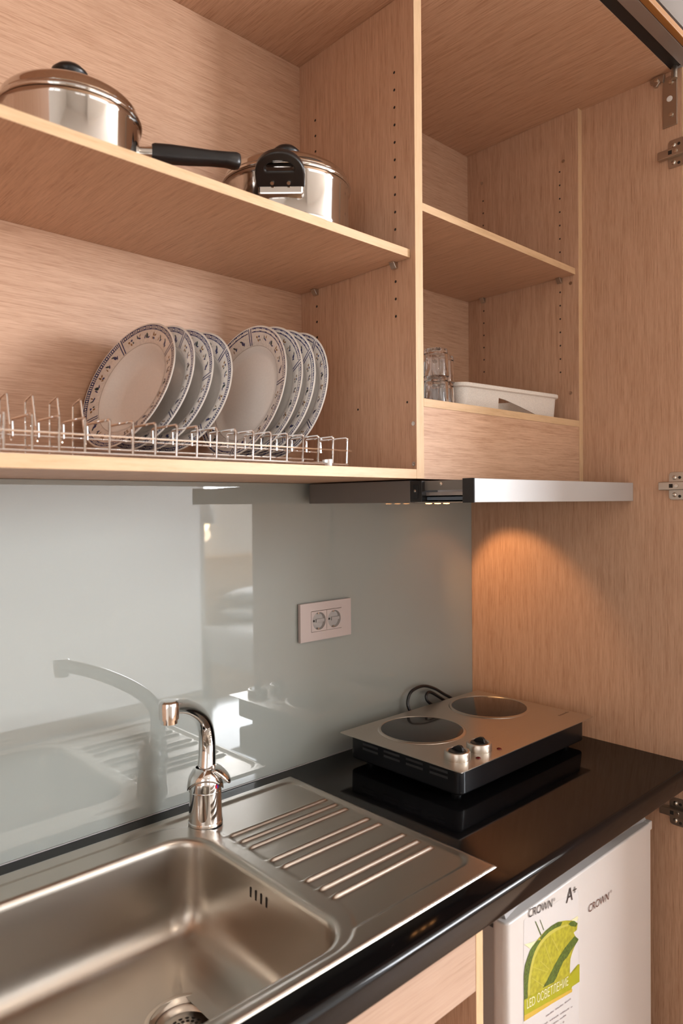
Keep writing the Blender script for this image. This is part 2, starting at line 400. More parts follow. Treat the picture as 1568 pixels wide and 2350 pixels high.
o = obj('shelf', B().box(-1.659, XD0-.0012, -.3155, -.0068, 1.0049, 1.0200, faces={'y-': 1, 'x+': 1}), [M['wy'], M['edge_x']], None, (-1.13, -.16, 1.0049), bevel=.0006)
tag(o, 'long oak shelf carrying the steel pots, left of the divider', 'shelf', 'adjustable oak shelves')
o = obj('shelf', B().box(XD1+.001, -.0190, -.3186, -.0068, 1.0973, 1.1122, faces={'y-': 1, 'x+': 1}), [M['wy'], M['edge_x']], None, (-.3, -.16, 1.0973), bevel=.0006)
tag(o, 'short empty oak shelf in the niche right of the divider', 'shelf', 'adjustable oak shelves')

# ------------------------------------------------------------------ glass splashback and socket
o = obj('glass_splashback', B().box(-1.659, -.0008, 0, .005, .0015, ZB-.0004), M['glass_paint'], None, (-.83, 0, .0015), bevel=.0008)
tag(o, 'pale grey-green painted glass splashback behind the sink and hob', 'splashback')
t = thing('power_socket', 'double wall socket with pale pinkish frame on the glass splashback', 'socket', (-.5413, 0, .306))
x0, x1, za, zb = -.6156, -.4670, .2647, .3470
xa, xb, zc, zd = -.5855, -.4965, .2835, .3290
f = B()
for q in ((x0, xa, za, zb), (xb, x1, za, zb), (xa, xb, za, zc), (xa, xb, zd, zb)): f.box(q[0], q[1], -.0105, -.003, q[2], q[3])
obj('frame', f, M['socket'], t)
obj('back_plate', B().box(x0+.002, x1-.002, -.004, -.0002, za+.002, zb-.002), M['black_matt'], t)
for k in range(2):
    cx = xa+.0222+k*.0446; cz = (zc+zd)/2; R_ = .0192
    b = B(); n = 40
    sq = []; 
    for j in range(n):
        a = 2*PI*j/n; c, s_ = math.cos(a), math.sin(a); q = .0218/max(abs(c), abs(s_)); sq.append((cx+c*q, -.0112, cz+s_*q))
    A = [b.bm.verts.new(p) for p in sq]; E_ = [b.bm.verts.new((p[0], -.004, p[2])) for p in sq]
    C1 = [b.bm.verts.new((cx+R_*math.cos(2*PI*j/n), -.0112, cz+R_*math.sin(2*PI*j/n))) for j in range(n)]
    for j in range(n):
        b.bm.faces.new([A[j], A[(j+1) % n], C1[(j+1) % n], C1[j]]); b.bm.faces.new([A[j], E_[j], E_[(j+1) % n], A[(j+1) % n]])
    ins = obj('socket_insert', b, M['socket'], t)
    b = B(); C2 = [(cx+R_*math.cos(2*PI*j/n), cz+R_*math.sin(2*PI*j/n)) for j in range(n)]
    V1 = [b.bm.verts.new((x, -.0112, z)) for x, z in C2]; V2 = [b.bm.verts.new((cx+(x-cx)*.93, -.0045, cz+(z-cz)*.93)) for x, z in C2]
    for j in range(n): b.bm.faces.new([V1[j], V2[j], V2[(j+1) % n], V1[(j+1) % n]])
    b.bm.faces.new(V2)
    b.box(cx-.004, cx+.0185, -.0075, -.0046, cz-.0035, cz+.0035)
    obj('cup', b, M['socket_in'], ins)
    for dx in (-.0095, .0095): obj('pin_hole', B().lathe([(.0026, -.0047), (0, -.0047)], (cx+dx, 0, cz), 14, axis='y'), M['hole'], ins)
    for q in (.015, -.0185): obj('earth_clip', B().box(cx-.002, cx+.002, -.0095, -.0046, cz+q, cz+q+.0035), M['zinc'], ins)

# ------------------------------------------------------------------ worktop
b = B(); pr = [(0, -.0), (-.573, 0)]+[(-.573-.010*math.sin(PI/2*i/6), -.010+.010*math.cos(PI/2*i/6)) for i in range(1, 7)]+[(-.583, -.036)]+[(-.579-.004*math.cos(PI/2*i/4), -.036-.004*math.sin(PI/2*i/4)) for i in range(1, 5)]+[(-.54, -.040), (0, -.04)]
SX0, SX1, SY0, SY1 = -1.526, -.6660, -.5401, -.0359     # sink outline
def prof_strip(b, x0, x1, p): b.prism([(x0, y, z) for y, z in p], (x1-x0, 0, 0))
def clampp(y0, y1): return None
HX0, HX1, HY0, HY1 = -1.518, -.674, -.533, -.044         # cut-out for the bowl
prof_strip(b, -1.659, HX0, pr); prof_strip(b, HX1, -.0006, pr)
b.box(HX0, HX1, HY1, 0, -.04, 0)
prof_strip(b, HX0, HX1, [(HY0, 0)]+pr[1:-2]+[(-.54, -.04), (HY0, -.04)])
bmesh.ops.remove_doubles(b.bm, verts=b.bm.verts, dist=1e-5)
o = obj('worktop', b, M['granite'], None, (-.83, -.29, -.04), smooth=30)
tag(o, 'glossy black stone worktop with rounded front edge', 'worktop')
o = obj('silicone_bead', B().tube([(-1.65, -.0012, .0008), (-.002, -.0012, .0008)], .0011, 8), M['fridge_grey'], o, smooth=True)

# ------------------------------------------------------------------ sink
snk = thing('sink', 'stainless steel inset sink with square bowl and ribbed drainer', 'sink', (-1.09, -.29, 0))
BX0, BX1, BY0, BY1, BR = -1.345, -.9416, -.513, -.114, .062
def sdf(x, y, x0, x1, y0, y1, r):
    cx, cy = (x0+x1)/2, (y0+y1)/2; qx, qy = abs(x-cx)-(x1-x0)/2+r, abs(y-cy)-(y1-y0)/2+r
    return math.hypot(max(qx, 0), max(qy, 0))+min(max(qx, qy), 0)-r
def sm(a, b_, v):
    t_ = min(1, max(0, (v-a)/(b_-a))); return t_*t_*(3-2*t_)
RIBS = [(-.1700, 1), (-.1995, 1), (-.2270, 1), (-.2832, 1), (-.3120, 1), (-.3682, 1), (-.4002, 1), (-.4288, 1)]
def ztop(x, y):
    z = .0036
    d = sdf(x, y, SX0, SX1, SY0, SY1, .004)          # outside edge rolls down
    z -= .0030*sm(-.004, 0, d)
    # pressed platform: drainer field, then a band round the bowl
    d1 = sdf(x, y, -1.05, -.6785, -.503, -.0565, .03)
    d2 = sdf(x, y, BX0-.03, BX1+.032, BY0-.013, BY1+.045, .085)
    field = sm(.0045, -.0045, d1)*sm(-.003, .003, d2)
    band = sm(.0025, -.0025, d2)
    z += -.0034*field-.0016*band
    if x > -.93:
        for ry, k in RIBS:
            if abs(y-ry) < .0075:
                e = sm(-.916, -.900, x)*sm(-.6875, -.6945, x)
                wd = .0062
                q = abs(y-ry)/wd
                if q < 1: z += .0050*e*(1-q*q)**1.2
    # tap landing
    return z-.0016*sm(.004, 0, sdf(x, y, BX0, BX1, BY0, BY1, BR))
def bowl_loop(d, z, n=14):
    r = max(BR-d, .012); return [(x, y, z) for x, y in rrect(BX0+d, BX1-d, BY0+d, BY1-d, r, n)]
outer = [(SX0, SY0), (SX1, SY0), (SX1, SY1), (SX0, SY1)]
base = bowl_loop(-.0022, 0); nb = len(base)
P2 = []; E2 = []
def addloop(pts):
    s0 = len(P2); P2.extend(Vector((p[0], p[1])) for p in pts)
    for i in range(len(pts)): E2.append((s0+i, s0+(i+1) % len(pts)))
ol = []
for (a, c) in zip(outer, outer[1:]+outer[:1]):
    L_ = math.hypot(c[0]-a[0], c[1]-a[1]); k = max(2, int(L_/.004))
    for i in range(k): ol.append((a[0]+(c[0]-a[0])*i/k, a[1]+(c[1]-a[1])*i/k))
addloop(ol); addloop(base)
y = SY0+.0012
ys = []
while y < SY1-.0006: ys.append(y); y += .0016
xs = []; x = SX0+.0015
while x < SX1-.0008: xs.append(x); x += (.012 if x < BX0-.04 else .004 if (x < BX1+.06 or x > -.70) else .008)
for x in xs:
    for jy, y in enumerate(ys):
        if x < BX0-.04 and jy % 4: continue
        d = sdf(x, y, BX0, BX1, BY0, BY1, BR)
        if d > .0034 and (d < .05 or x > BX1-.02 or jy % 2 == 0): P2.append(Vector((x, y)))
vo, eo, fo, *_ = delaunay_2d_cdt(P2, E2, [], 0, 1e-7)
b = B()
vv = [b.bm.verts.new((v.x, v.y, ztop(v.x, v.y))) for v in vo]
for f in fo:
    cx = sum(vo[i].x for i in f)/len(f); cy = sum(vo[i].y for i in f)/len(f)
    if sdf(cx, cy, BX0, BX1, BY0, BY1, BR) > .0021 and SX0 < cx < SX1 and SY0 < cy < SY1:
        try: b.bm.faces.new([vv[i] for i in f])
        except ValueError: pass
bmesh.ops.delete(b.bm, geom=[v for v in b.bm.verts if not v.link_faces], context='VERTS')
# skirt
be = [e for e in b.bm.edges if e.is_boundary and all(sdf(v.co.x, v.co.y, SX0, SX1, SY0, SY1, .004) > -.004 for v in e.verts)]
r = bmesh.ops.extrude_edge_only(b.bm, edges=be)
for v in r['geom']:
    if isinstance(v, bmesh.types.BMVert): v.co.z = .0002
zt = .0036-.0016-.0016
loops = [(-.0022, zt+.0008), (0, zt-.0003), (.0022, zt-.0022), (.004, zt-.006), (.0052, zt-.012), (.007, -.05), (.010, -.095), (.013, -.112), (.019, -.128), (.028, -.139), (.040, -.1455), (.058, -.149), (.085, -.1505)]
DC = (-1.075, -.310)
rings = [[b.bm.verts.new(p) for p in bowl_loop(d, z)] for d, z in loops]
for A, C in zip(rings, rings[1:]):
    for j in range(nb): b.bm.faces.new([A[j], C[j], C[(j+1) % nb], A[(j+1) % nb]])
# floor morphs from the rounded square to the drain circle
last = rings[-1]
cir = []
for v in last:
    a = math.atan2(v.co.y-DC[1], v.co.x-DC[0]); cir.append((DC[0]+.057*math.cos(a), DC[1]+.057*math.sin(a)))
prev = last
for k in range(1, 5):
    t_ = k/4; cur = [b.bm.verts.new((v.co.x*(1-t_)+c[0]*t_, v.co.y*(1-t_)+c[1]*t_, -.1505-.0035*t_)) for v, c in zip(last, cir)]
    for j in range(nb): b.bm.faces.new([prev[j], cur[j], cur[(j+1) % nb], prev[(j+1) % nb]])
    prev = cur
bmesh.ops.remove_doubles(b.bm, verts=b.bm.verts, dist=.0004)
obj('basin', b, M['sink_steel'], snk, smooth='all')
dr = obj('drain', B().lathe([(.0575, -.1535), (.055, -.1525), (.051, -.1530), (.048, -.157), (.045, -.1595), (.043, -.1590), (.040, -.1605), (.036, -.166), (.0, -.167)], (DC[0], DC[1], 0), 64), M['steel'], snk, smooth=True)
b = B()
for k in range(16):
    a = 2*PI*k/16
    for rr, h in ((.0325, .0032), (.0245, .0032), (.0175, .0026)):
        b.lathe([(h, -.16630), (0, -.16628)], (DC[0]+rr*math.cos(a+rr*9), DC[1]+rr*math.sin(a+rr*9), 0), 12)
obj('strainer_hole', b, M['hole'], dr)
b = B().lathe([(.012, -.1662), (.010, -.1640), (.0055, -.1630), (.005, -.1590), (0, -.1582)], (DC[0], DC[1], 0), 40)
obj('strainer_knob', b, M['chrome'], dr, smooth=True)
for k in range(4):
    y = -.2865-.0133*k
    obj('overflow_slot', B().prism([(BX1-.0053, y+yy, -.034+zz) for yy, zz in rrect(-.0022, .0022, -.0105, .0105, .002, 4)], (-.0012, 0, 0)), M['hole'], snk)

# ------------------------------------------------------------------ tap
TB = Vector((-.9075, -.0965, .0024))
tap = thing('mixer_tap', 'chrome single-lever mixer tap with curved spout behind the bowl', 'tap', TB)
obj('body', B().lathe([(.0300, 0), (.0302, .004), (.0290, .0058), (.0288, .012), (.0283, .035), (.0281, .0575), (.0274, .0583), (.0281, .0592), (.0280, .074), (.0262, .083), (.0210, .090), (0, .093)], TB, 56), M['chrome'], tap, smooth=30)
u = Vector((-.766, -.643, 0))
path = [(-.004, .080), (-.009, .100), (-.0125, .125), (-.0115, .148), (-.004, .168), (.008, .183), (.024, .196), (.045, .2085), (.070, .2205), (.097, .2315), (.125, .2405), (.150, .2465), (.165, .249)]
def cat(P, n):
    out = []
    for i in range(len(P)-1):
        p0, p1, p2, p3 = P[max(i-1, 0)], P[i], P[i+1], P[min(i+2, len(P)-1)]
        for k in range(n):
            t_ = k/n
            out.append(tuple(.5*((2*b_)+(c-a)*t_+(2*a-5*b_+4*c-d)*t_*t_+(3*b_-a-3*c+d)*t_**3) for a, b_, c, d in zip(p0, p1, p2, p3)))
    out.append(P[-1]); return out
pp = cat(path, 4); npp = len(pp)
pts = [TB+u*s_+Vector((0, 0, z-.001)) for s_, z in pp]
rs = [.0165-.0032*min(1, i/(npp*.35)) - .0010*max(0, (i/npp-.5)) for i in range(npp)]
sp = obj('spout', B().tube(pts, rs, 28), M['chrome'], tap, smooth=50)
e = TB+u*.171
obj('aerator', B().lathe([(0, .2645), (.0120, .2640), (.0150, .2615), (.0156, .255), (.0150, .2365), (.0130, .2360), (.0128, .2295), (.0100, .2290), (.0098, .2315), (0, .2315)], (e.x, e.y, 0), 40), M['chrome'], tap, smooth=30)
# lever: sloping cap hugging the body top with a paddle to the right
b = B(); n = 48; rows = 9
ang0 = math.radians(-38)      # direction of the paddle
g = []
for i in range(n):
    a = 2*PI*i/n
    row = []
    tilt = math.cos(a-ang0)          # 1 at the paddle, -1 behind
    zl = .0600+.0235*max(0, math.cos(a+math.radians(122)))**1.3
    for k in range(rows):
        q = k/(rows-1)
        rr = .0172+(.0318-.0172)*(1-q**2.2)
        row.append(b.bm.verts.new((TB.x+rr*math.cos(a), TB.y+rr*math.sin(a), zl+(.1010-zl)*q**.85)))
    g.append(row)
for i in range(n):
    for k in range(rows-1): b.bm.faces.new([g[i][k], g[(i+1) % n][k], g[(i+1) % n][k+1], g[i][k+1]])
lev = obj('lever', b, M['chrome'], tap, smooth='all')
lev.modifiers.new('thick', 'SOLIDIFY').thickness = .002
b = B(); dv = Vector((math.cos(ang0), math.sin(ang0), 0)); wv = Vector((-dv.y, dv.x, 0))
secs = [(.014, .019, .0960, .004), (.020, .0195, .0935, .006), (.027, .0190, .0885, .0075), (.034, .0175, .0820, .008), (.039, .0150, .0770, .0075), (.0425, .0105, .0735, .006), (.0445, .0045, .0715, .003)]
rg = []
for s_, hw, z, th in secs:
    rg.append([b.bm.verts.new(TB+dv*s_+wv*(hw*math.cos(2*PI*j/20))+Vector((0, 0, z+th*math.sin(2*PI*j/20)))) for j in range(20)])
for A, C in zip(rg, rg[1:]):
    for j in range(20): b.bm.faces.new([A[j], A[(j+1) % 20], C[(j+1) % 20], C[j]])
b.bm.faces.new(rg[0][::-1]); b.bm.faces.new(rg[-1])
obj('lever_paddle', b, M['chrome'], lev, smooth='all')
ma = math.radians(-78)
mk = TB+Vector((math.cos(ma)*.0281, math.sin(ma)*.0281, .0690))
tn = Vector((-math.sin(ma), math.cos(ma), 0)); nn = Vector((math.cos(ma), math.sin(ma), 0))
b = B()
for sgn, mi in ((-1, 0), (1, 1)):
    b.prism([mk+tn*(.0032*math.cos(a))*1.0+Vector((0, 0, .0036*math.sin(a))) for a in [PI/2+sgn*-PI*i/10 for i in range(11)]], nn*.0012, mi)
obj('temperature_mark', b, [M['red'], M['blue']], tap)

# ------------------------------------------------------------------ hob
KX0, KX1, KY0, KY1, KZ = -.5398, -.0465, -.3750, -.0488, .0672
hob = thing('portable_hob', 'portable two-plate hob with brushed steel top on the black worktop', 'hob', (-.293, -.21, 0))
def bodyprism(x0, x1, y0, y1, z0, z1, r):
    return B().prism([(x, y, z0) for x, y in rrect(x0, x1, y0, y1, r, 8)], (0, 0, z1-z0))
bd = obj('casing', bodyprism(-.5255, -.0610, -.3610, -.0635, .0140, .0655, .016), M['black_enamel'], hob, smooth=30, bevel=.004, seg=3)
vm = plain('vent_grey', (.030, .030, .032), .5)
for k in range(4):
    for z in (.040, .050):
        yy = -.105-.061*k
        obj('vent_slot', B().box(-.5262, -.5250, yy-.044, yy, z, z+.0045), vm, bd)
b = B().prism([(x, y, KZ-.0017) for x, y in rrect(KX0, KX1, KY0, KY1, .003, 4)], (0, 0, .0017))
b.box(-.47, -.12, KY0+.03, KY0+.0302, KZ-.001, KZ-.0009)
obj('top_plate', b, M['steel'], hob, bevel=.0005)
for cx in (-.4015, -.1540):
    cy = -.1620
    rgo = obj('plate_ring', B().lathe([(.0885, KZ+.0012), (.0895, KZ+.0026), (.0925, KZ+.0026), (.0955, KZ+.0008), (.0960, KZ)], (cx, cy, 0), 80), M['steel'], hob, smooth=True)
    obj('heating_plate', B().lathe([(.0890, KZ), (.0890, KZ+.0020), (.0875, KZ+.0024), (0, KZ+.0024)], (cx, cy, 0), 80), M['ceram'], rgo, smooth=30)
for cx, cy in ((-.4853, -.3235), (-.4153, -.3235)):
    k = obj('knob', B().lathe([(.0252, KZ), (.0255, KZ+.0015), (.0252, KZ+.013), (.0240, KZ+.0155), (.0205, KZ+.0160), (.0175, KZ+.0135), (.0, KZ+.0135)], (cx, cy, 0), 48), M['steel'], hob, smooth=30)
    b = B().lathe([(.0172, KZ+.0137), (.0165, KZ+.0160), (.0, KZ+.0165)], (cx, cy, 0), 36)
    b.prism([(cx-.0045+.003, cy-.014+yy, KZ+.0160+zz) for yy, zz in [(0, 0), (.002, .0075), (.006, .0105), (.013, .0098), (.022, .005), (.028, 0)]], (.006, 0, 0))
    obj('grip', b, M['black'], k, bevel=.001)
for cx, cy in ((-.4554, -.351), (-.3836, -.3494)):
    obj('indicator_light', B().lathe([(.0050, KZ), (.0048, KZ+.0012), (.0030, KZ+.0022), (0, KZ+.0026)], (cx, cy, 0), 24), M['red_led'], hob, smooth=True)
for cx, cy in ((-.489, -.324), (-.489, -.095), (-.090, -.324), (-.090, -.095)):
    obj('foot', B().lathe([(.0105, .0002), (.0110, .004), (.0100, .0135), (0, .0140)], (cx, cy, 0), 24), M['black'], hob, smooth=30)
b = B(); xx = -.0975
for wv_, h in ((.0035, .006), (.0035, .004), (.003, .005), (.005, .004), (.004, .0045), (.003, .004), (.004, .006), (.0035, .004)):
    b.box(xx, xx+wv_*.8, -.3185, -.3185+h*.9, KZ+.0001, KZ+.00025); xx += wv_+.0018
obj('faint_lettering', b, plain('brown_print', (.10, .07, .05), .4), hob)
cordp = cat([(-.245, -.066, .030), (-.280, -.040, .042), (-.292, -.026, .066), (-.288, -.022, .087), (-.270, -.020, .102), (-.230, -.020, .106), (-.190, -.022, .093), (-.158, -.026, .074), (-.130, -.034, .055), (-.150, -.038, .044), (-.195, -.034, .050), (-.222, -.028, .068), (-.223, -.024, .082), (-.207, -.022, .087), (-.180, -.026, .072), (-.150, -.034, .050), (-.120, -.040, .024), (-.09, -.040, .008)], 5)
obj('power_cord', B().tube(cordp, .0038, 10), M['black'], hob, smooth=True)

# ------------------------------------------------------------------ cooker hood
hd = thing('cooker_hood', 'slim pull-out cooker hood with silver front, drawn out under the cabinet', 'hood', (-.3, -.2, .56))
HZ0, HZ1 = .5611, .6022
b = B().box(-.596, -.0035, -.3049, -.0200, HZ0, HZ1)
body = obj('body', b, M['hood_grey'], hd, bevel=.0008)
b = B().box(-.5960, -.5500, -.3330, -.3051, HZ0+.0015, HZ1-.001)
sw = obj('switch_panel', b, M['black'], hd, bevel=.0008)
obj('switch', B().box(-.5972, -.5961, -.3240, -.3130, .569, .594), M['black_enamel'], sw, bevel=.0005)
obj('switch_lens', B().lathe([(.0025, -.5973), (0, -.5980)], (0, -.3180, .583), 14, axis='x'), M['zinc'], sw)
M['rail'] = plain('rail_grey', (.20, .19, .18), .4, .5)
obj('rail', B().box(-.0120, -.0080, -.4245, -.3052, .5835, .6005), M['rail'], hd)
rail = obj('rail', B().box(-.5880, -.5840, -.4245, -.3332, .5835, .6005), M['rail'], hd)
obj('screw', B().lathe([(.0035, -.588), (.0030, -.5895), (0, -.5905)], (0, -.372, .5945), 14, axis='x'), M['zinc'], rail)
obj('glass_deflector', B().box(-.5830, -.0130, -.4240, -.3340, .5655, .5715), plain('smoky_glass', (.10, .13, .17), .08, spec=.6), hd, bevel=.0006)
obj('filter_tray', B().box(-.5840, -.0125, -.4243, -.3060, .5740, .5800), M['alu'], hd)
obj('slide_lip', B().box(-.5835, -.0125, -.4240, -.3050, .5612, .5628), M['steel'], hd)
obj('front_strip', B().box(-.5935, -.0015, -.4485, -.4250, HZ0, HZ1), M['hood_silver'], hd, bevel=.001)
obj('end_cap', B().box(-.5965, -.5936, -.4490, -.4246, HZ0-.0004, HZ1+.0004), M['black_matt'], hd, bevel=.0005)
lamp = obj('lamp_strip', B().box(-.290, -.160, -.095, -.045, HZ0-.0012, HZ0-.0001), M['alu'], hd)
for k in range(3):
    obj('lamp_lens', B().lathe([(.008, HZ0-.0013), (.007, HZ0-.0028), (0, HZ0-.0034)], (-.2585+.0335*k, -.066, 0), 20), M['led_hood'], lamp, smooth=True)

# ------------------------------------------------------------------ fridge and base cabinet
fr = thing('fridge', 'white undercounter fridge with lime slice sticker, under the worktop', 'fridge', (-.415, -.28, ZF))
FX0, FX1, FY = -.656, -.1420, -.550
obj('casing', B().box(FX0+.004, FX1-.004, -.495, -.03, ZF+.004, -.055), M['fridge'], fr, bevel=.006, seg=3)
obj('gasket', B().box(FX0+.010, FX1-.010, -.5190, -.4952, ZF+.03, -.112), M['fridge_grey'], fr)
dpoly = rrect(FX0, FX1, FY, -.520, .010, 6)
dpoly = [(x, y) for x, y in dpoly]
b = B(); k = len(dpoly)
bot = [b.bm.verts.new((x, y, ZF+.02)) for x, y in dpoly]; top = [b.bm.verts.new((x, y, -.090)) for x, y in dpoly]
b.bm.faces.new(bot); b.bm.faces.new(top)
for j in range(k): b.bm.faces.new([bot[j], bot[(j+1) % k], top[(j+1) % k], top[j]])
dr = obj('door', b, M['fridge'], fr, smooth=30, bevel=.003, seg=3)
b = B(); n = 24; va = []
for i in range(n+1):
    t_ = i/n; x = FX0+.012+(FX1-.004-FX0-.012)*t_; dip = 1-(2*t_-1)**2
    va.append([b.bm.verts.new((x, -.540+.024*dip, -.0902)), b.bm.verts.new((x, -.535+.030*dip, -.078-.004*dip)), b.bm.verts.new((x, -.525+.010*dip, -.066)), b.bm.verts.new((x, -.50, -.0655)), b.bm.verts.new((x, -.50, -.0902))])
for A, C in zip(va, va[1:]):
    for j in range(5): b.bm.faces.new([A[j], C[j], C[(j+1) % 5], A[(j+1) % 5]])
b.bm.faces.new(va[0]); b.bm.faces.new(va[-1][::-1])
obj('door_grip', b, plain('shade_greyed_grip', (.34, .32, .31), .35), dr, smooth=40)  # white grip greyed in its colour, standing for shade in the recess
obj('door_trim', B().box(FX1-.012, FX1+.0025, -.5495, -.505, -.106, -.0885), M['fridge'], dr, bevel=.002)
# printed sticker, laid on the door face
CAM = Vector((-1.58290634, -1.17780830, .561508442)); F_PX = 1639.50942
def cam_axes():
    yaw, pit, rol = .750781092, -.0122515979, -.00827938575
    cy, sy, cp, sp_ = math.cos(yaw), math.sin(yaw), math.cos(pit), math.sin(pit)
    fwd = Vector((sy*cp, cy*cp, sp_)); r_ = Vector((cy, -sy, 0)); u_ = r_.cross(fwd)
    c, s_ = math.cos(rol), math.sin(rol)
    return c*r_+s_*u_, -s_*r_+c*u_, fwd
AX_R, AX_U, AX_F = cam_axes()
YS = FY-.0006
# lettering and sticker art, sizes measured on the door: (x, z) from the door's top-left corner
def on_door(px, py, lift=0):
    d = AX_R*((px-784)/F_PX)+AX_U*((1175-py)/F_PX)+AX_F
    t_ = (YS-CAM.y)/d.y; p = CAM+d*t_; return (p.x, YS-lift, p.z)
st = obj('sticker_sheet', B().poly([on_door(*p, -.0003) for p in ((1203, 2112), (1328, 2042), (1330, 2410), (1200, 2470))]), plain('sticker_white', (.57, .54, .52), .25), dr)
b = B()
def zc_(x0, y0, s): return lambda x, y: (x0+x/s, y0+y/s)
Z7 = lambda L: [(1180+x/8.106, 2060+y/8.103) for x, y in L]
def lay(L, mat, lift): b.poly([on_door(x, y, lift) for x, y in Z7(L)], mat)
lay([(185, 1900), (185, 1450), (205, 1280), (250, 1120), (300, 980), (370, 870), (470, 740), (590, 610), (700, 520), (820, 450), (960, 425), (1080, 425), (1185, 470), (1170, 600), (1110, 650), (1160, 760), (1200, 790), (1140, 880), (1090, 1000), (1050, 1140), (1040, 1300), (1040, 1420), (1190, 1240), (1215, 1240), (1215, 1560), (1080, 1650), (1060, 1730), (700, 1920), (185, 2240)], 1, .0001)
lay([(185, 1900), (183, 1440), (200, 1270), (250, 1110), (300, 975), (370, 865), (440, 790), (500, 790), (440, 890), (385, 1000), (335, 1150), (300, 1300), (275, 1450), (258, 1600), (250, 1740), (255, 1870)], 0, .0003)
lay([(480, 750), (590, 610), (700, 520), (820, 450), (900, 450), (860, 530), (760, 570), (650, 640), (560, 730), (510, 790)], 0, .0003)
lay([(510, 790), (560, 730), (650, 640), (760, 570), (880, 520), (1000, 490), (1010, 520), (900, 560), (780, 620), (680, 690), (590, 770), (520, 850), (450, 970), (390, 1120), (345, 1280), (315, 1450), (295, 1640), (290, 1800), (258, 1840), (258, 1600), (275, 1450), (300, 1300), (335, 1150), (385, 1000), (440, 890)], 2, .0003)
lay([(1010, 490), (1060, 440), (1120, 430), (1180, 480), (1150, 540), (1060, 530)], 0, .0003)
lay([(530, 1680), (600, 1560), (680, 1400), (760, 1240), (850, 1080), (940, 940), (1050, 800), (1130, 710), (1200, 770), (1140, 880), (1060, 980), (1000, 1090), (920, 1180), (850, 1330), (790, 1480), (740, 1570), (640, 1620)], 0, .0003)
for q in ([(560, 870), (575, 865), (700, 1220), (690, 1230)], [(700, 760), (715, 755), (830, 980), (815, 985)], [(330, 1290), (340, 1280), (640, 1380), (630, 1390)], [(480, 1180), (490, 1170), (660, 1330), (650, 1340)], [(330, 1500), (340, 1490), (560, 1640), (550, 1650)]): lay(q, 2, .0004)
lay([(185, 1900), (560, 1700), (1000, 1480), (1060, 1420), (1215, 1230), (1215, 1560), (1080, 1650), (1060, 1700), (700, 1900), (185, 2190)], 3, .0005)
lay([(185, 2190), (700, 1900), (1080, 1690), (1075, 1750), (700, 1970), (185, 2300)], 4, .0006)
lay([(390, 440), (405, 440), (510, 690), (495, 700)], 0, .0003); lay([(478, 410), (488, 410), (560, 600), (550, 605)], 0, .0003)
lay([(190, 870), (330, 830), (420, 790), (370, 870), (300, 950)], 5, .0002); lay([(1060, 420), (1180, 340), (1195, 370), (1170, 440), (1100, 430)], 5, .0002)
obj('lime_print', b, [M['lime_skin'], M['lime_flesh'], M['lime_pith'], M['lime_band'], M['yellow_band'], M['pale_print']], st)
def letters(name, s, p0, p1, h, mat, shear=0, lift=.0008, wide=None, par=None, bold=False):
    a = Vector(on_door(*p0, lift)); c = Vector(on_door(*p1, lift)); b = B()
    text_into(b, s, h, (0, 0, 0), (1, 0, 0), (0, 0, 1), 0, shear)
    w_ = max(v.co.x for v in b.bm.verts)-min(v.co.x for v in b.bm.verts); xm = min(v.co.x for v in b.bm.verts)
    d = c-a; k_ = d.length/w_
    for v in b.bm.verts: v.co = a+d*((v.co.x-xm)/w_)+Vector((0, 0, v.co.z))
    return obj(name, b, mat, par or dr, fixn=False)
letters('brand_lettering', 'CROWN', (1213, 2106), (1268, 2080), .0195, M['ink'], .18, par=st)
letters('registered_mark', '®', (1270, 2068), (1274, 2066), .007, M['ink'], par=st)
letters('grade_lettering', 'A', (1299, 2073), (1314, 2064), .034, M['ink'], .15, par=st)
letters('grade_plus', '+', (1315, 2054), (1323, 2049), .022, M['ink'], par=st)
letters('brand_lettering', 'CROWN', (1351, 2094), (1398, 2063), .0195, M['ink_brown'], .18)
letters('registered_mark', '®', (1400, 2050), (1404, 2047), .007, M['ink_brown'])
letters('light_lettering', 'LED ОСВЕТЛЕНИЕ', (1209, 2315), (1304, 2260), .021, M['pale_print'], par=st, lift=.0008)
b = B()
for k, (xa_, ya_, xb_, yb_) in enumerate(((1250, 2336, 1311, 2293), (1246, 2354, 1315, 2310), (1240, 2372, 1300, 2330), (1236, 2390, 1296, 2345))):
    m_ = 17
    for i in range(m_):
        if (i*7+k*3) % 6 == 0: continue
        t0, t1 = i/m_, (i+.75)/m_; hgt = 2.2+((i*5+k) % 3)*.6
        q = [(xa_+(xb_-xa_)*t, ya_+(yb_-ya_)*t) for t in (t0, t1)]
        b.poly([on_door(q[0][0], q[0][1], .0005), on_door(q[1][0], q[1][1], .0005), on_door(q[1][0], q[1][1]-hgt, .0005), on_door(q[0][0], q[0][1]-hgt, .0005)])
obj('small_print', b, M['ink_grey'], st)

bc = thing('base_cabinet', 'open oak base cabinet under the sink, left of the fridge', 'cabinet', (-1.19, -.28, ZF))
obj('side_panel', B().box(-.7365, -.7195, -.551, -.02, ZF+.001, -.0405, faces={'y-': 1}), [M['wz'], M['edge_z']], bc, bevel=.0006)
obj('side_panel', B().box(-1.659, -1.642, -.551, -.02, ZF+.001, -.0405, faces={'y-': 1}), [M['wz'], M['edge_z']], bc, bevel=.0006)
pale = wood('oak_pale_x', 'x', (.52, .36, .27), (.42, .275, .195), across=170, along=6)
obj('rail', B().box(-1.6418, -.7367, -.5505, -.5335, -.1535, -.0405), pale, bc, bevel=.0006)
obj('back_panel', B().box(-1.6418, -.7367, -.028, -.02, ZF+.08, -.18), M['wx'], bc)
obj('floor_panel', B().box(-1.6418, -.7367, -.54, -.0282, ZF+.08, ZF+.097), M['wx'], bc)

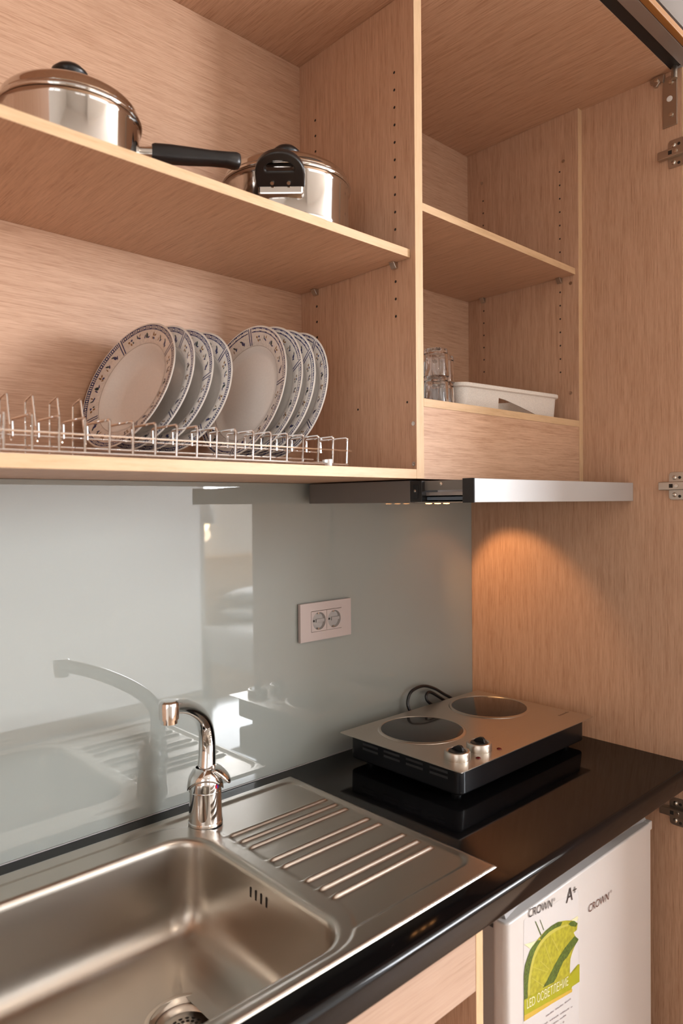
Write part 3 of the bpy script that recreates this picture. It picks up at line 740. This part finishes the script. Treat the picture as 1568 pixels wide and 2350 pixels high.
# ------------------------------------------------------------------ crockery
def plate_mesh(kind, R):
    if kind == 'deep':
        pf = [(0, -.031), (.046, -.0310), (.056, -.0295), (.066, -.0225), (.0735, -.0130), (.0785, -.0085), (.090, -.0048), (.104, -.0010), (R-.0015, .0004), (R, -.0004)]
        bk = [(R-.0010, -.0018), (.102, -.0050), (.088, -.0090), (.0770, -.0135), (.0700, -.0215), (.060, -.0315), (.050, -.0345), (.047, -.0365), (.044, -.0345), (0, -.0340)]; ri = .0785
    else:
        pf = [(0, -.0175), (.070, -.0175), (.0765, -.0165), (.0825, -.0125), (.0860, -.0100), (.098, -.0058), (.112, -.0012), (R-.0015, .0004), (R, -.0004)]
        bk = [(R-.0010, -.0018), (.110, -.0050), (.096, -.0095), (.0845, -.0135), (.0765, -.0200), (.068, -.0210), (.066, -.0230), (.063, -.0210), (0, -.0205)]; ri = .0865
    b = B(); prof = pf+bk; mt = []
    for (r0, _), (r1, _) in zip(prof, prof[1:]):
        i = len(mt); mt.append(1 if (i < len(pf)-3 and r0 >= ri-.001) else (2 if i >= len(pf)-3 and i < len(pf)+1 else 0))
    b.lathe(prof, (0, 0, 0), 120, mats=mt)
    def zp(r):
        for (r0, z0_), (r1, z1_) in zip(pf, pf[1:]):
            if r0 <= r <= r1: return z0_+(z1_-z0_)*(r-r0)/(r1-r0)
        return pf[-1][1]
    def P(r, a, lift): return (r*math.cos(a), r*math.sin(a), zp(r)+lift)
    def ringq(r0, r1, a0, a1, mi, lift=.00012):
        b.poly([P(r0, a0, lift), P(r1, a0, lift), P(r1, a1, lift), P(r0, a1, lift)], mi)
    r0, r1 = R*.905, R*.972
    N_ = 360; gap = math.radians(2.2)
    for i in range(N_):
        a0, a1 = 2*PI*i/N_, 2*PI*(i+1)/N_
        ph = (i % 90)
        if ph < 3 or ph > 86: continue          # interrupted by the radial bars
        c = i % 9
        if c >= 4 and c % 2 == 0:
            ringq(r0, r0+.0012, a0, a1, 3); ringq(r1-.0012, r1, a0, a1, 3)
        else: ringq(r0, r1, a0, a1, 3)
    for i in range(40):                          # pale dots in the band
        a = math.radians(9*i+2.0)
        if (9*i) % 90 in (0,): continue
        rm = (r0+r1)/2; n = 10
        b.poly([P(rm+.0017*math.cos(2*PI*k/n), a+.0017*math.sin(2*PI*k/n)/rm, .00026) for k in range(n)], 2)
    for i in range(120): ringq(ri-.0002, ri+.0005, 2*PI*i/120, 2*PI*(i+1)/120, 6, .00014)
    for q in range(4):                           # twin radial bars
        for s_ in (-1, 1):
            a = q*PI/2+s_*.0031/R
            for k in range(6):
                ra, rb = ri+.0015+(R*.972-ri-.0015)*k/6, ri+.0015+(R*.972-ri-.0015)*(k+1)/6
                b.poly([P(ra, a-.0011/ra, .00018), P(rb, a-.0011/rb, .00018), P(rb, a+.0011/rb, .00018), P(ra, a+.0011/ra, .00018)], 3)
    rm = (ri+r0)/2+.0008; hw = (r0-ri)/2
    def leaf(a, dr_, da, L, W, rot, mi):
        n = 10; pts = []
        for k in range(n):
            th = 2*PI*k/n; x = L*math.cos(th); y = W*math.sin(th)*(1-.35*math.cos(th))
            X = x*math.cos(rot)-y*math.sin(rot); Y = x*math.sin(rot)+y*math.cos(rot)
            r = min(max(rm+dr_+Y, ri+.001), r0-.0006); pts.append(P(r, a+(da+X)/rm, .00022))
        b.poly(pts, mi)
    mot = [[(0, 0, .0042, .0028, 1.2, 3), (.003, .004, .003, .0014, .5, 4), (-.004, -.003, .0036, .0013, 2.2, 3)],
           [(0, .002, .0040, .0016, .9, 4), (-.003, -.002, .0034, .0014, 2.4, 3), (.0045, -.002, .003, .001, 1.8, 5)],
           [(.002, .003, .0034, .0017, 1.6, 5), (-.003, .002, .0030, .0014, 2.6, 5), (0, -.003, .0030, .0018, .4, 3), (.004, -.003, .0026, .0012, 1.0, 5)],
           [(0, .001, .0044, .0030, 1.5, 4), (.005, 0, .0038, .0012, 1.9, 3), (-.005, -.002, .0034, .0012, 2.8, 3)],
           [(0, 0, .0040, .0014, .4, 3), (.004, .003, .0036, .0013, 1.3, 4), (-.002, .0045, .003, .001, 2.0, 5)],
           [(-.002, .003, .0024, .0018, 0, 3), (.004, .002, .0024, .0018, .5, 5), (0, -.003, .0024, .0018, 1, 5), (-.005, -.002, .002, .0016, 1.2, 4)]]
    for q in range(4):
        for k in range(6):
            a = q*PI/2+math.radians(13+12.8*k)
            for (da, dr_, L, W, rot, mi) in mot[k]: leaf(a, dr_, da, L, W, rot, mi)
    return b
PM = [M['china'], M['china_rim'], M['china_edge'], M['navy'], M['green'], M['ochre'], M['greyline']]
protos = {}
def plate(kind, R, c, az, ti, spin, label, group):
    if kind not in protos:
        o = obj('deep_plate' if kind == 'deep' else 'flat_plate', plate_mesh(kind, R), PM, None, c, local=True, smooth=32, fixn=False); protos[kind] = o
    else:
        o = protos[kind].copy(); COL.objects.link(o)
    n = Vector((-math.cos(az)*math.cos(ti), -math.sin(az)*math.cos(ti), math.sin(ti)))
    a = n.cross(Vector((0, 0, 1))).normalized(); bb = a.cross(n)
    Rm = Matrix((a, -bb, n)).transposed()
    if Rm.determinant() < 0: Rm = Matrix((a, bb, n)).transposed()
    o.rotation_euler = (Rm @ Matrix.Rotation(spin, 3, 'Z')).to_euler(); o.location = c
    return tag(o, label, 'plate', group)
GD, GF = 'deep floral plates in the rack', 'flat floral plates in the rack'
plate('deep', .110, (-1.0600, -.1230, .7515), .153, .367, .62, 'deep floral-rimmed plate, leftmost in the rack, its full face showing', GD)
plate('deep', .110, (-1.0235, -.1230, .7515), .13, .335, .98, 'deep floral-rimmed plate directly behind the leftmost plate', GD)
plate('deep', .110, (-.9925, -.1225, .7510), .17, .330, .15, 'deep floral-rimmed plate, third from the left in the rack', GD)
plate('deep', .110, (-.9595, -.1220, .7505), .21, .312, .70, 'deep floral-rimmed plate, fourth from left, before the wide gap', GD)
plate('flat', .120, (-.8600, -.1470, .7585), .03, .235, .06, 'flat floral-rimmed plate, front of the right-hand group, full face showing', GF)
plate('flat', .120, (-.8345, -.1555, .7590), .05, .225, .36, 'flat floral-rimmed plate, second of the right-hand group', GF)
plate('flat', .120, (-.8060, -.1545, .7585), .05, .235, .62, 'flat floral-rimmed plate, third of the right-hand group', GF)
plate('flat', .120, (-.7690, -.1515, .7586), .0, .220, .95, 'flat floral-rimmed plate, rightmost in the rack, nearest the divider', GF)

# ------------------------------------------------------------------ plate rack
rk = thing('plate_rack', 'chrome wire plate rack with upright loops on the cabinet bottom', 'rack', (-1.1, -.2, ZBT))
RX0, RX1 = -1.60, -.742
def wire(name, pts, r=.0014, fr_=.004, n=8): return obj(name, B().tube(fillet(pts, fr_, 4), r, n), M['chrome'], rk, smooth=True)
wire('rail', [(RX0, -.2965, .6275), (RX1-.003, -.2965, .6275)], .0017)
wire('rail', [(RX0, -.2965, .6508), (RX1+.006, -.2965, .6508)], .0014)
wire('rail', [(RX0, -.2275, .6520), (RX1, -.2275, .6520)], .0014)
wire('rail', [(RX0, -.2260, .6390), (RX1-.02, -.2260, .6390)], .0016)
wire('rail', [(RX0, -.1780, .6305), (RX1, -.1780, .6305)], .0016)
wire('rail', [(RX0, -.0900, .6380), (RX1, -.0900, .6380)], .0016)
x = RX1-.0042; i = 0
while x > RX0:
    wire('front_loop', [(x, -.2950, .6262), (x, -.2975, .6722), (x, -.2273, .6722), (x, -.2281, .6505)], .0018)
    if -1.62 < x < -1.16:
        xo = x+.0
        wire('rear_loop', [(xo, -.1779, .6235), (xo, -.1807, .7035), (xo, -.2069, .7090), (xo, -.2229, .6450)], .0015)
    x -= .0326; i += 1
for x in (RX0, RX1-.004, -1.10):
    wire('cross_wire', [(x, -.2965, .6275), (x, -.2262, .6345), (x, -.0900, .6380)], .0016)
obj('corner_clip', B().cyl((-.789, -.2965, .6222), (-.789, -.2965, .6345), .0058).box(-.800, -.789, -.2995, -.2935, .629, .6335), M['white'], rk, smooth=True)

# ------------------------------------------------------------------ pots
def pot_profile(r, h, t_=.0012):
    return [(0, 0), (r-.010, 0), (r-.004, .002), (r-.001, .007), (r, .014), (r, h-.006), (r+.0015, h-.002), (r+.0035, h), (r+.002, h+.0008), (r-.001, h-.002), (r-.0015, .016), (r-.006, .004), (0, .004)]
def lid_profile(r, h):
    # rim bead, step, dome
    return [(r-.001, .0), (r+.0030, .0004), (r+.0045, .0025), (r+.0045, .0050), (r+.0032, .0072), (r+.0010, .0082), (r+.0005, .0092), (r+.0012, .0102), (r+.0002, .0130), (r-.004, .0170), (r-.016, .0240), (r*.70, .0300+h*.10), (r*.45, .0350+h*.16), (r*.20, .0375+h*.2), (0, .038+h*.2)]
def bezel(p, n=2): return p
ZS = 1.0200
P1 = Vector((-1.1614, -.1644, ZS)); R1, H1 = .0945, .086
P2c = Vector((-.7885, -.1913, ZS)); R2, H2 = .1090, .086
sp1 = thing('saucepan', 'polished steel saucepan with long black handle on the upper shelf', 'saucepan', P1)
obj('body', B().lathe(pot_profile(R1, H1), P1, 96), M['pot_steel'], sp1, smooth=30)
du = Vector((.917, -.400, 0)).normalized(); dw = Vector((-du.y, du.x, 0))
def swept(b, secs, n=20, mat=0):
    """secs: centre, half width, half height, squareness"""
    rg = []
    for c, hw, hh, up in secs:
        ring = []
        for j in range(n):
            a = 2*PI*j/n; ca, sa = math.cos(a), math.sin(a); k_ = .6
            ring.append(b.bm.verts.new(c+dw*(hw*math.copysign(abs(ca)**k_, ca))+up*(hh*math.copysign(abs(sa)**k_, sa))))
        rg.append(ring)
    for A, C in zip(rg, rg[1:]):
        for j in range(n): b.bm.faces.new([A[j], A[(j+1) % n], C[(j+1) % n], C[j]]).material_index = mat
    b.bm.faces.new(rg[0][::-1]).material_index = mat; b.bm.faces.new(rg[-1]).material_index = mat
Zv = Vector((0, 0, 1))
b = B(); swept(b, [(P1+du*s_+Zv*z, hw, hh, Zv) for s_, z, hw, hh in ((R1-.001, .059, .012, .0075), (R1+.010, .061, .010, .0080), (R1+.022, .063, .009, .0085))])
hb = obj('handle_bracket', b, M['pot_steel'], sp1, smooth=40); hb['label'] = 'steel neck of the handle'
b = B(); swept(b, [(P1+du*s_+Zv*z, hw, hh, Zv) for s_, z, hw, hh in ((R1+.018, .0635, .010, .0115), (R1+.022, .0640, .0115, .0125), (R1+.045, .0650, .0120, .0130), (R1+.075, .0665, .0120, .0118), (R1+.105, .0685, .0118, .0100), (R1+.128, .0700, .0125, .0098), (R1+.143, .0700, .0130, .0112), (R1+.1485, .0702, .0110, .0100), (R1+.1505, .0705, .0080, .0075))])
obj('handle', b, M['black'], sp1, smooth=50)
def lid(P, r, h, apex, knob_r, label):
    L0 = thing('pot_lid', label, 'lid', P+Zv*(h+.0012), 'steel pot lids')
    c = P+Zv*(h+.0012)
    pf = [(q, z) for q, z in lid_profile(r, apex)]
    # smooth dome
    out = pf[:9]; r9, z9 = pf[8]
    for k in range(1, 17):
        q = k/16; a = q*PI/2; out.append((r9*math.cos(a), z9+(apex-z9)*math.sin(a)))
    obj('cover', B().lathe(out, c, 96), M['pot_steel'], L0, smooth=40)
    kb = obj('knob', B().lathe([(.013, apex-.002), (.0115, apex+.010), (knob_r*.72, apex+.015), (knob_r, apex+.021), (knob_r*.99, apex+.026), (knob_r*.72, apex+.0325), (knob_r*.3, apex+.0350), (0, apex+.0355)], c, 40), M['black'], L0, smooth=60)
    return L0
lid(P1, R1, H1, .046, .0250, 'domed steel lid with black knob on the long-handled saucepan')
lid(P2c, R2, H2, .045, .0250, 'domed steel lid with black knob on the loop-handled casserole')
cs = thing('casserole', 'polished steel casserole with black loop handles beside the divider', 'casserole', P2c)
obj('body', B().lathe(pot_profile(R2, H2), P2c, 96), M['pot_steel'], cs, smooth=30)
def loop_handle(ang):
    d = Vector((math.cos(ang), math.sin(ang), 0)); wv = Vector((-d.y, d.x, 0)); tilt = math.radians(38)
    o_ = d*math.cos(tilt)+Zv*math.sin(tilt); nrm = -d*math.sin(tilt)+Zv*math.cos(tilt)
    base_ = P2c+d*(R2+.006)+Zv*.050
    def pt(a, c, e=0): return base_+wv*a+o_*c+nrm*e
    br_ = obj('handle_bracket', B().prism([P2c+d*(R2-.004)+wv*a+Zv*z for a, z in ((-.036, .034), (.036, .034), (.036, .050), (-.036, .050))], d*.016), M['pot_steel'], cs, bevel=.003)
    b = B(); n = 30
    out = [(-.0380, .0), (-.0392, .016)]+[(-.0392*math.cos(PI*i/16), .022+.035*math.sin(PI*i/16)) for i in range(17)]+[(.0392, .016), (.0380, .0)]
    inn = [(-.0215, .027), (-.0225, .030)]+[(-.0225*math.cos(PI*i/16), .031+.012*math.sin(PI*i/16)) for i in range(17)]+[(.0225, .030), (.0215, .027)]
    V = []
    for e in (-.0075, .0075):
        V.append(([b.bm.verts.new(pt(a, c, e*(1.0 if c < .03 else .85))) for a, c in out], [b.bm.verts.new(pt(a, c, e)) for a, c in inn]))
    k = len(out)
    for i in range(k):
        j = (i+1) % k
        for (o0, i0) in V: b.bm.faces.new([o0[i], o0[j], i0[j], i0[i]])
        b.bm.faces.new([V[0][0][i], V[0][0][j], V[1][0][j], V[1][0][i]]); b.bm.faces.new([V[0][1][i], V[0][1][j], V[1][1][j], V[1][1][i]])
    h_ = obj('handle', b, M['black'], cs, smooth=35, bevel=.0025, seg=3)
    for a in (-.013, .013):
        q = pt(a, .009, -.0075); obj('screw', B().tube([q, q-nrm*.0022], [.0036, .003], 14), M['zinc'], h_, smooth=40)
loop_handle(math.atan2(-.110, -.103)); loop_handle(math.atan2(.110, .103))

# ------------------------------------------------------------------ niche things
ZN = .7520
def tumbler(x, y, z, r, h, label, ribs=10, group='upturned tumblers in the niche'):
    b = B(); n = 60
    def ring(rr, zz, amp): return [b.bm.verts.new((rr*(1+amp*math.cos(ribs*2*PI*j/n))*math.cos(2*PI*j/n), rr*(1+amp*math.cos(ribs*2*PI*j/n))*math.sin(2*PI*j/n), zz)) for j in range(n)]
    rows = [ring(r, .0, 0), ring(r, h*.14, 0), ring(r*.97, h*.22, .03), ring(r*.93, h*.82, .035), ring(r*.91, h*.93, .012), ring(r*.89, h*.985, 0), ring(r*.86, h, 0)]
    inn = [ring(r-.0024, .0, 0), ring(r*.90, h*.2, 0), ring(r*.82, h*.80, 0), ring(r*.70, h*.86, 0)]
    for R_ in (rows, inn):
        for A, C in zip(R_, R_[1:]):
            for j in range(n): b.bm.faces.new([A[j], A[(j+1) % n], C[(j+1) % n], C[j]])
    for j in range(n): b.bm.faces.new([rows[0][j], rows[0][(j+1) % n], inn[0][(j+1) % n], inn[0][j]])
    b.bm.faces.new(rows[-1]); b.bm.faces.new(inn[-1])
    o = obj('glass_tumbler', b, M['glassware'], None, (x, y, z), local=True, smooth=35)
    return tag(o, label, 'glass', group)
tumbler(-.4975, -.287, ZN+.0002, .0248, .0530, 'clear ribbed tumbler upside down, lower of the nearer pair')
tumbler(-.4975, -.287, ZN+.0534, .0248, .0530, 'clear ribbed tumbler upside down, upper of the nearer pair')
tumbler(-.4320, -.250, ZN+.0002, .0248, .0530, 'clear ribbed tumbler upside down, lower of the pair behind')
tumbler(-.4320, -.250, ZN+.0534, .0248, .0530, 'clear ribbed tumbler upside down, upper of the pair behind')
def cup(z, label):
    b = B().lathe([(.016, 0), (.017, .001), (.0225, .012), (.0255, .026), (.0262, .042), (.0250, .042), (.0240, .026), (.020, .012), (0, .004)], (0, 0, 0), 40)
    o = tag(obj('white_cup', b, M['white'], None, (-.5200, -.2380, z), local=True, smooth=40), label, 'cup', 'white cups in the niche')
    ORG[o.name] = Vector((0, 0, 0))
    obj('handle', B().tube([(-.024, 0, .036), (-.034, .0, .034), (-.036, .0, .022), (-.030, .0, .012), (-.022, 0, .012)], .0028, 10), M['white'], o, local=True, smooth=True)
cup(ZN+.0002, 'white cup half hidden by the divider, lower of two beside the tumblers')
cup(ZN+.0426, 'white cup half hidden by the divider, upper of two beside the tumblers')
# speckled tray, turned a little towards the room
TA = math.radians(-5.4); TL, TW, TH = .352, .185, .0600
b = B()
def tl(d, z, r): return [(x, y, z) for x, y in rrect(d, TL-d, d, TW-d, r, 8)]
lo = [tl(.014, 0, .018), tl(.0095, .004, .022), tl(.0055, TH-.010, .026), tl(.0050, TH-.0095, .026), tl(.0, TH-.008, .030), tl(.0, TH-.001, .030), tl(.0012, TH, .029), tl(.0060, TH, .025), tl(.0072, TH-.004, .024), tl(.0125, .006, .018)]
rg = [[b.bm.verts.new(p) for p in L_] for L_ in lo]; k = len(rg[0])
for A, C in zip(rg, rg[1:]):
    for j in range(k): b.bm.faces.new([A[j], A[(j+1) % k], C[(j+1) % k], C[j]])
b.bm.faces.new(rg[0][::-1]); b.bm.faces.new(rg[-1])
mt = Matrix.Translation((-.0445, -.3005, ZN+.0003)) @ Matrix.Rotation(TA, 4, 'Z') @ Matrix.Translation((-TL, 0, 0))
b.xform(mt)
o = obj('plastic_tray', b, M['tray'], None, (-.22, -.2, ZN), smooth=30)
tag(o, 'speckled off-white plastic tray with a handle cut-out, in the niche', 'tray')
b = B().prism([(x, -.004, z) for x, z in ((.128, -.0005), (.128, .0360), (.150, .0335), (.200, .0230), (.262, .0085), (.285, -.0005))], (0, .030, 0)).xform(mt)
cut = obj('cut', b, M['tray'], None, (-.22, -.2, ZN))
# carve the cut-out now and drop the cutter
md = o.modifiers.new('cut', 'BOOLEAN'); md.operation = 'DIFFERENCE'; md.object = cut; md.solver = 'EXACT'
dg = bpy.context.evaluated_depsgraph_get(); dg.update()
me2 = bpy.data.meshes.new_from_object(o.evaluated_get(dg)); o.modifiers.clear(); o.data = me2
me2.set_sharp_from_angle(angle=math.radians(30))
bpy.data.objects.remove(cut)

# ------------------------------------------------------------------ light
def lightobj(name, kind, loc, energy, col, rot=None, target=None, **k):
    L_ = bpy.data.lights.new(name, kind); L_.energy = energy; L_.color = col
    for a, v in k.items(): setattr(L_, a, v)
    o = bpy.data.objects.new(name, L_); COL.objects.link(o); o.location = loc
    if target is not None: o.rotation_euler = (Vector(target)-Vector(loc)).to_track_quat('-Z', 'Y').to_euler()
    if rot: o.rotation_euler = rot
    return o
wx0, wx1, wz0, wz1 = WIN[0]
lightobj('window_daylight', 'AREA', ((wx0+wx1)/2, YB+.01, (wz0+wz1)/2), 275, (.93, .98, 1.05), target=((wx0+wx1)/2, 0, (wz0+wz1)/2-.3), shape='RECTANGLE', size=wx1-wx0, size_y=wz1-wz0)
lightobj('window_daylight', 'AREA', (XL+.01, (LW[0]+LW[1])/2, (LW[2]+LW[3])/2), 2.2, (.92, .98, 1.06), target=(0, (LW[0]+LW[1])/2, (LW[2]+LW[3])/2-.3), shape='RECTANGLE', size=LW[1]-LW[0], size_y=LW[3]-LW[2])  # added fill light for the plates, set at the left window
lightobj('ceiling_light', 'AREA', (-.9, -2.0, ZC-.02), 4, (1, .84, .68), target=(-.9, -2.0, 0), shape='DISK', size=.35)
lightobj('hood_light', 'SPOT', (-.225, -.066, HZ0-.006), 4.9, (1, .52, .22), target=(0, -.150, .30), spot_size=math.radians(70), spot_blend=.5, shadow_soft_size=.016)
lightobj('bed_lamp_light', 'POINT', (LX, LY, .33), 1, (1, .75, .5), shadow_soft_size=.05)

w = bpy.data.worlds.new('world'); bpy.context.scene.world = w; w.use_nodes = True
w.node_tree.nodes['Background'].inputs['Color'].default_value = (.55, .6, .7, 1); w.node_tree.nodes['Background'].inputs['Strength'].default_value = .5

# ------------------------------------------------------------------ camera
cd = bpy.data.cameras.new('camera'); cam = bpy.data.objects.new('camera', cd); COL.objects.link(cam)
cd.sensor_fit = 'VERTICAL'; cd.sensor_height = 36; cd.sensor_width = 24; cd.lens = F_PX/2350*36
cd.clip_start = .02
cam.matrix_world = Matrix.Translation(CAM) @ Matrix((AX_R, AX_U, -AX_F)).transposed().to_4x4()
cd.dof.use_dof = True; cd.dof.focus_distance = 1.42; cd.dof.aperture_fstop = 4.0
S = bpy.context.scene; S.camera = cam
for o in S.objects:
    if o.parent is None: o.location.z += LIFT
S.view_settings.view_transform = 'Standard'; S.view_settings.look = 'None'; S.view_settings.gamma = 1; S.view_settings.exposure = 0
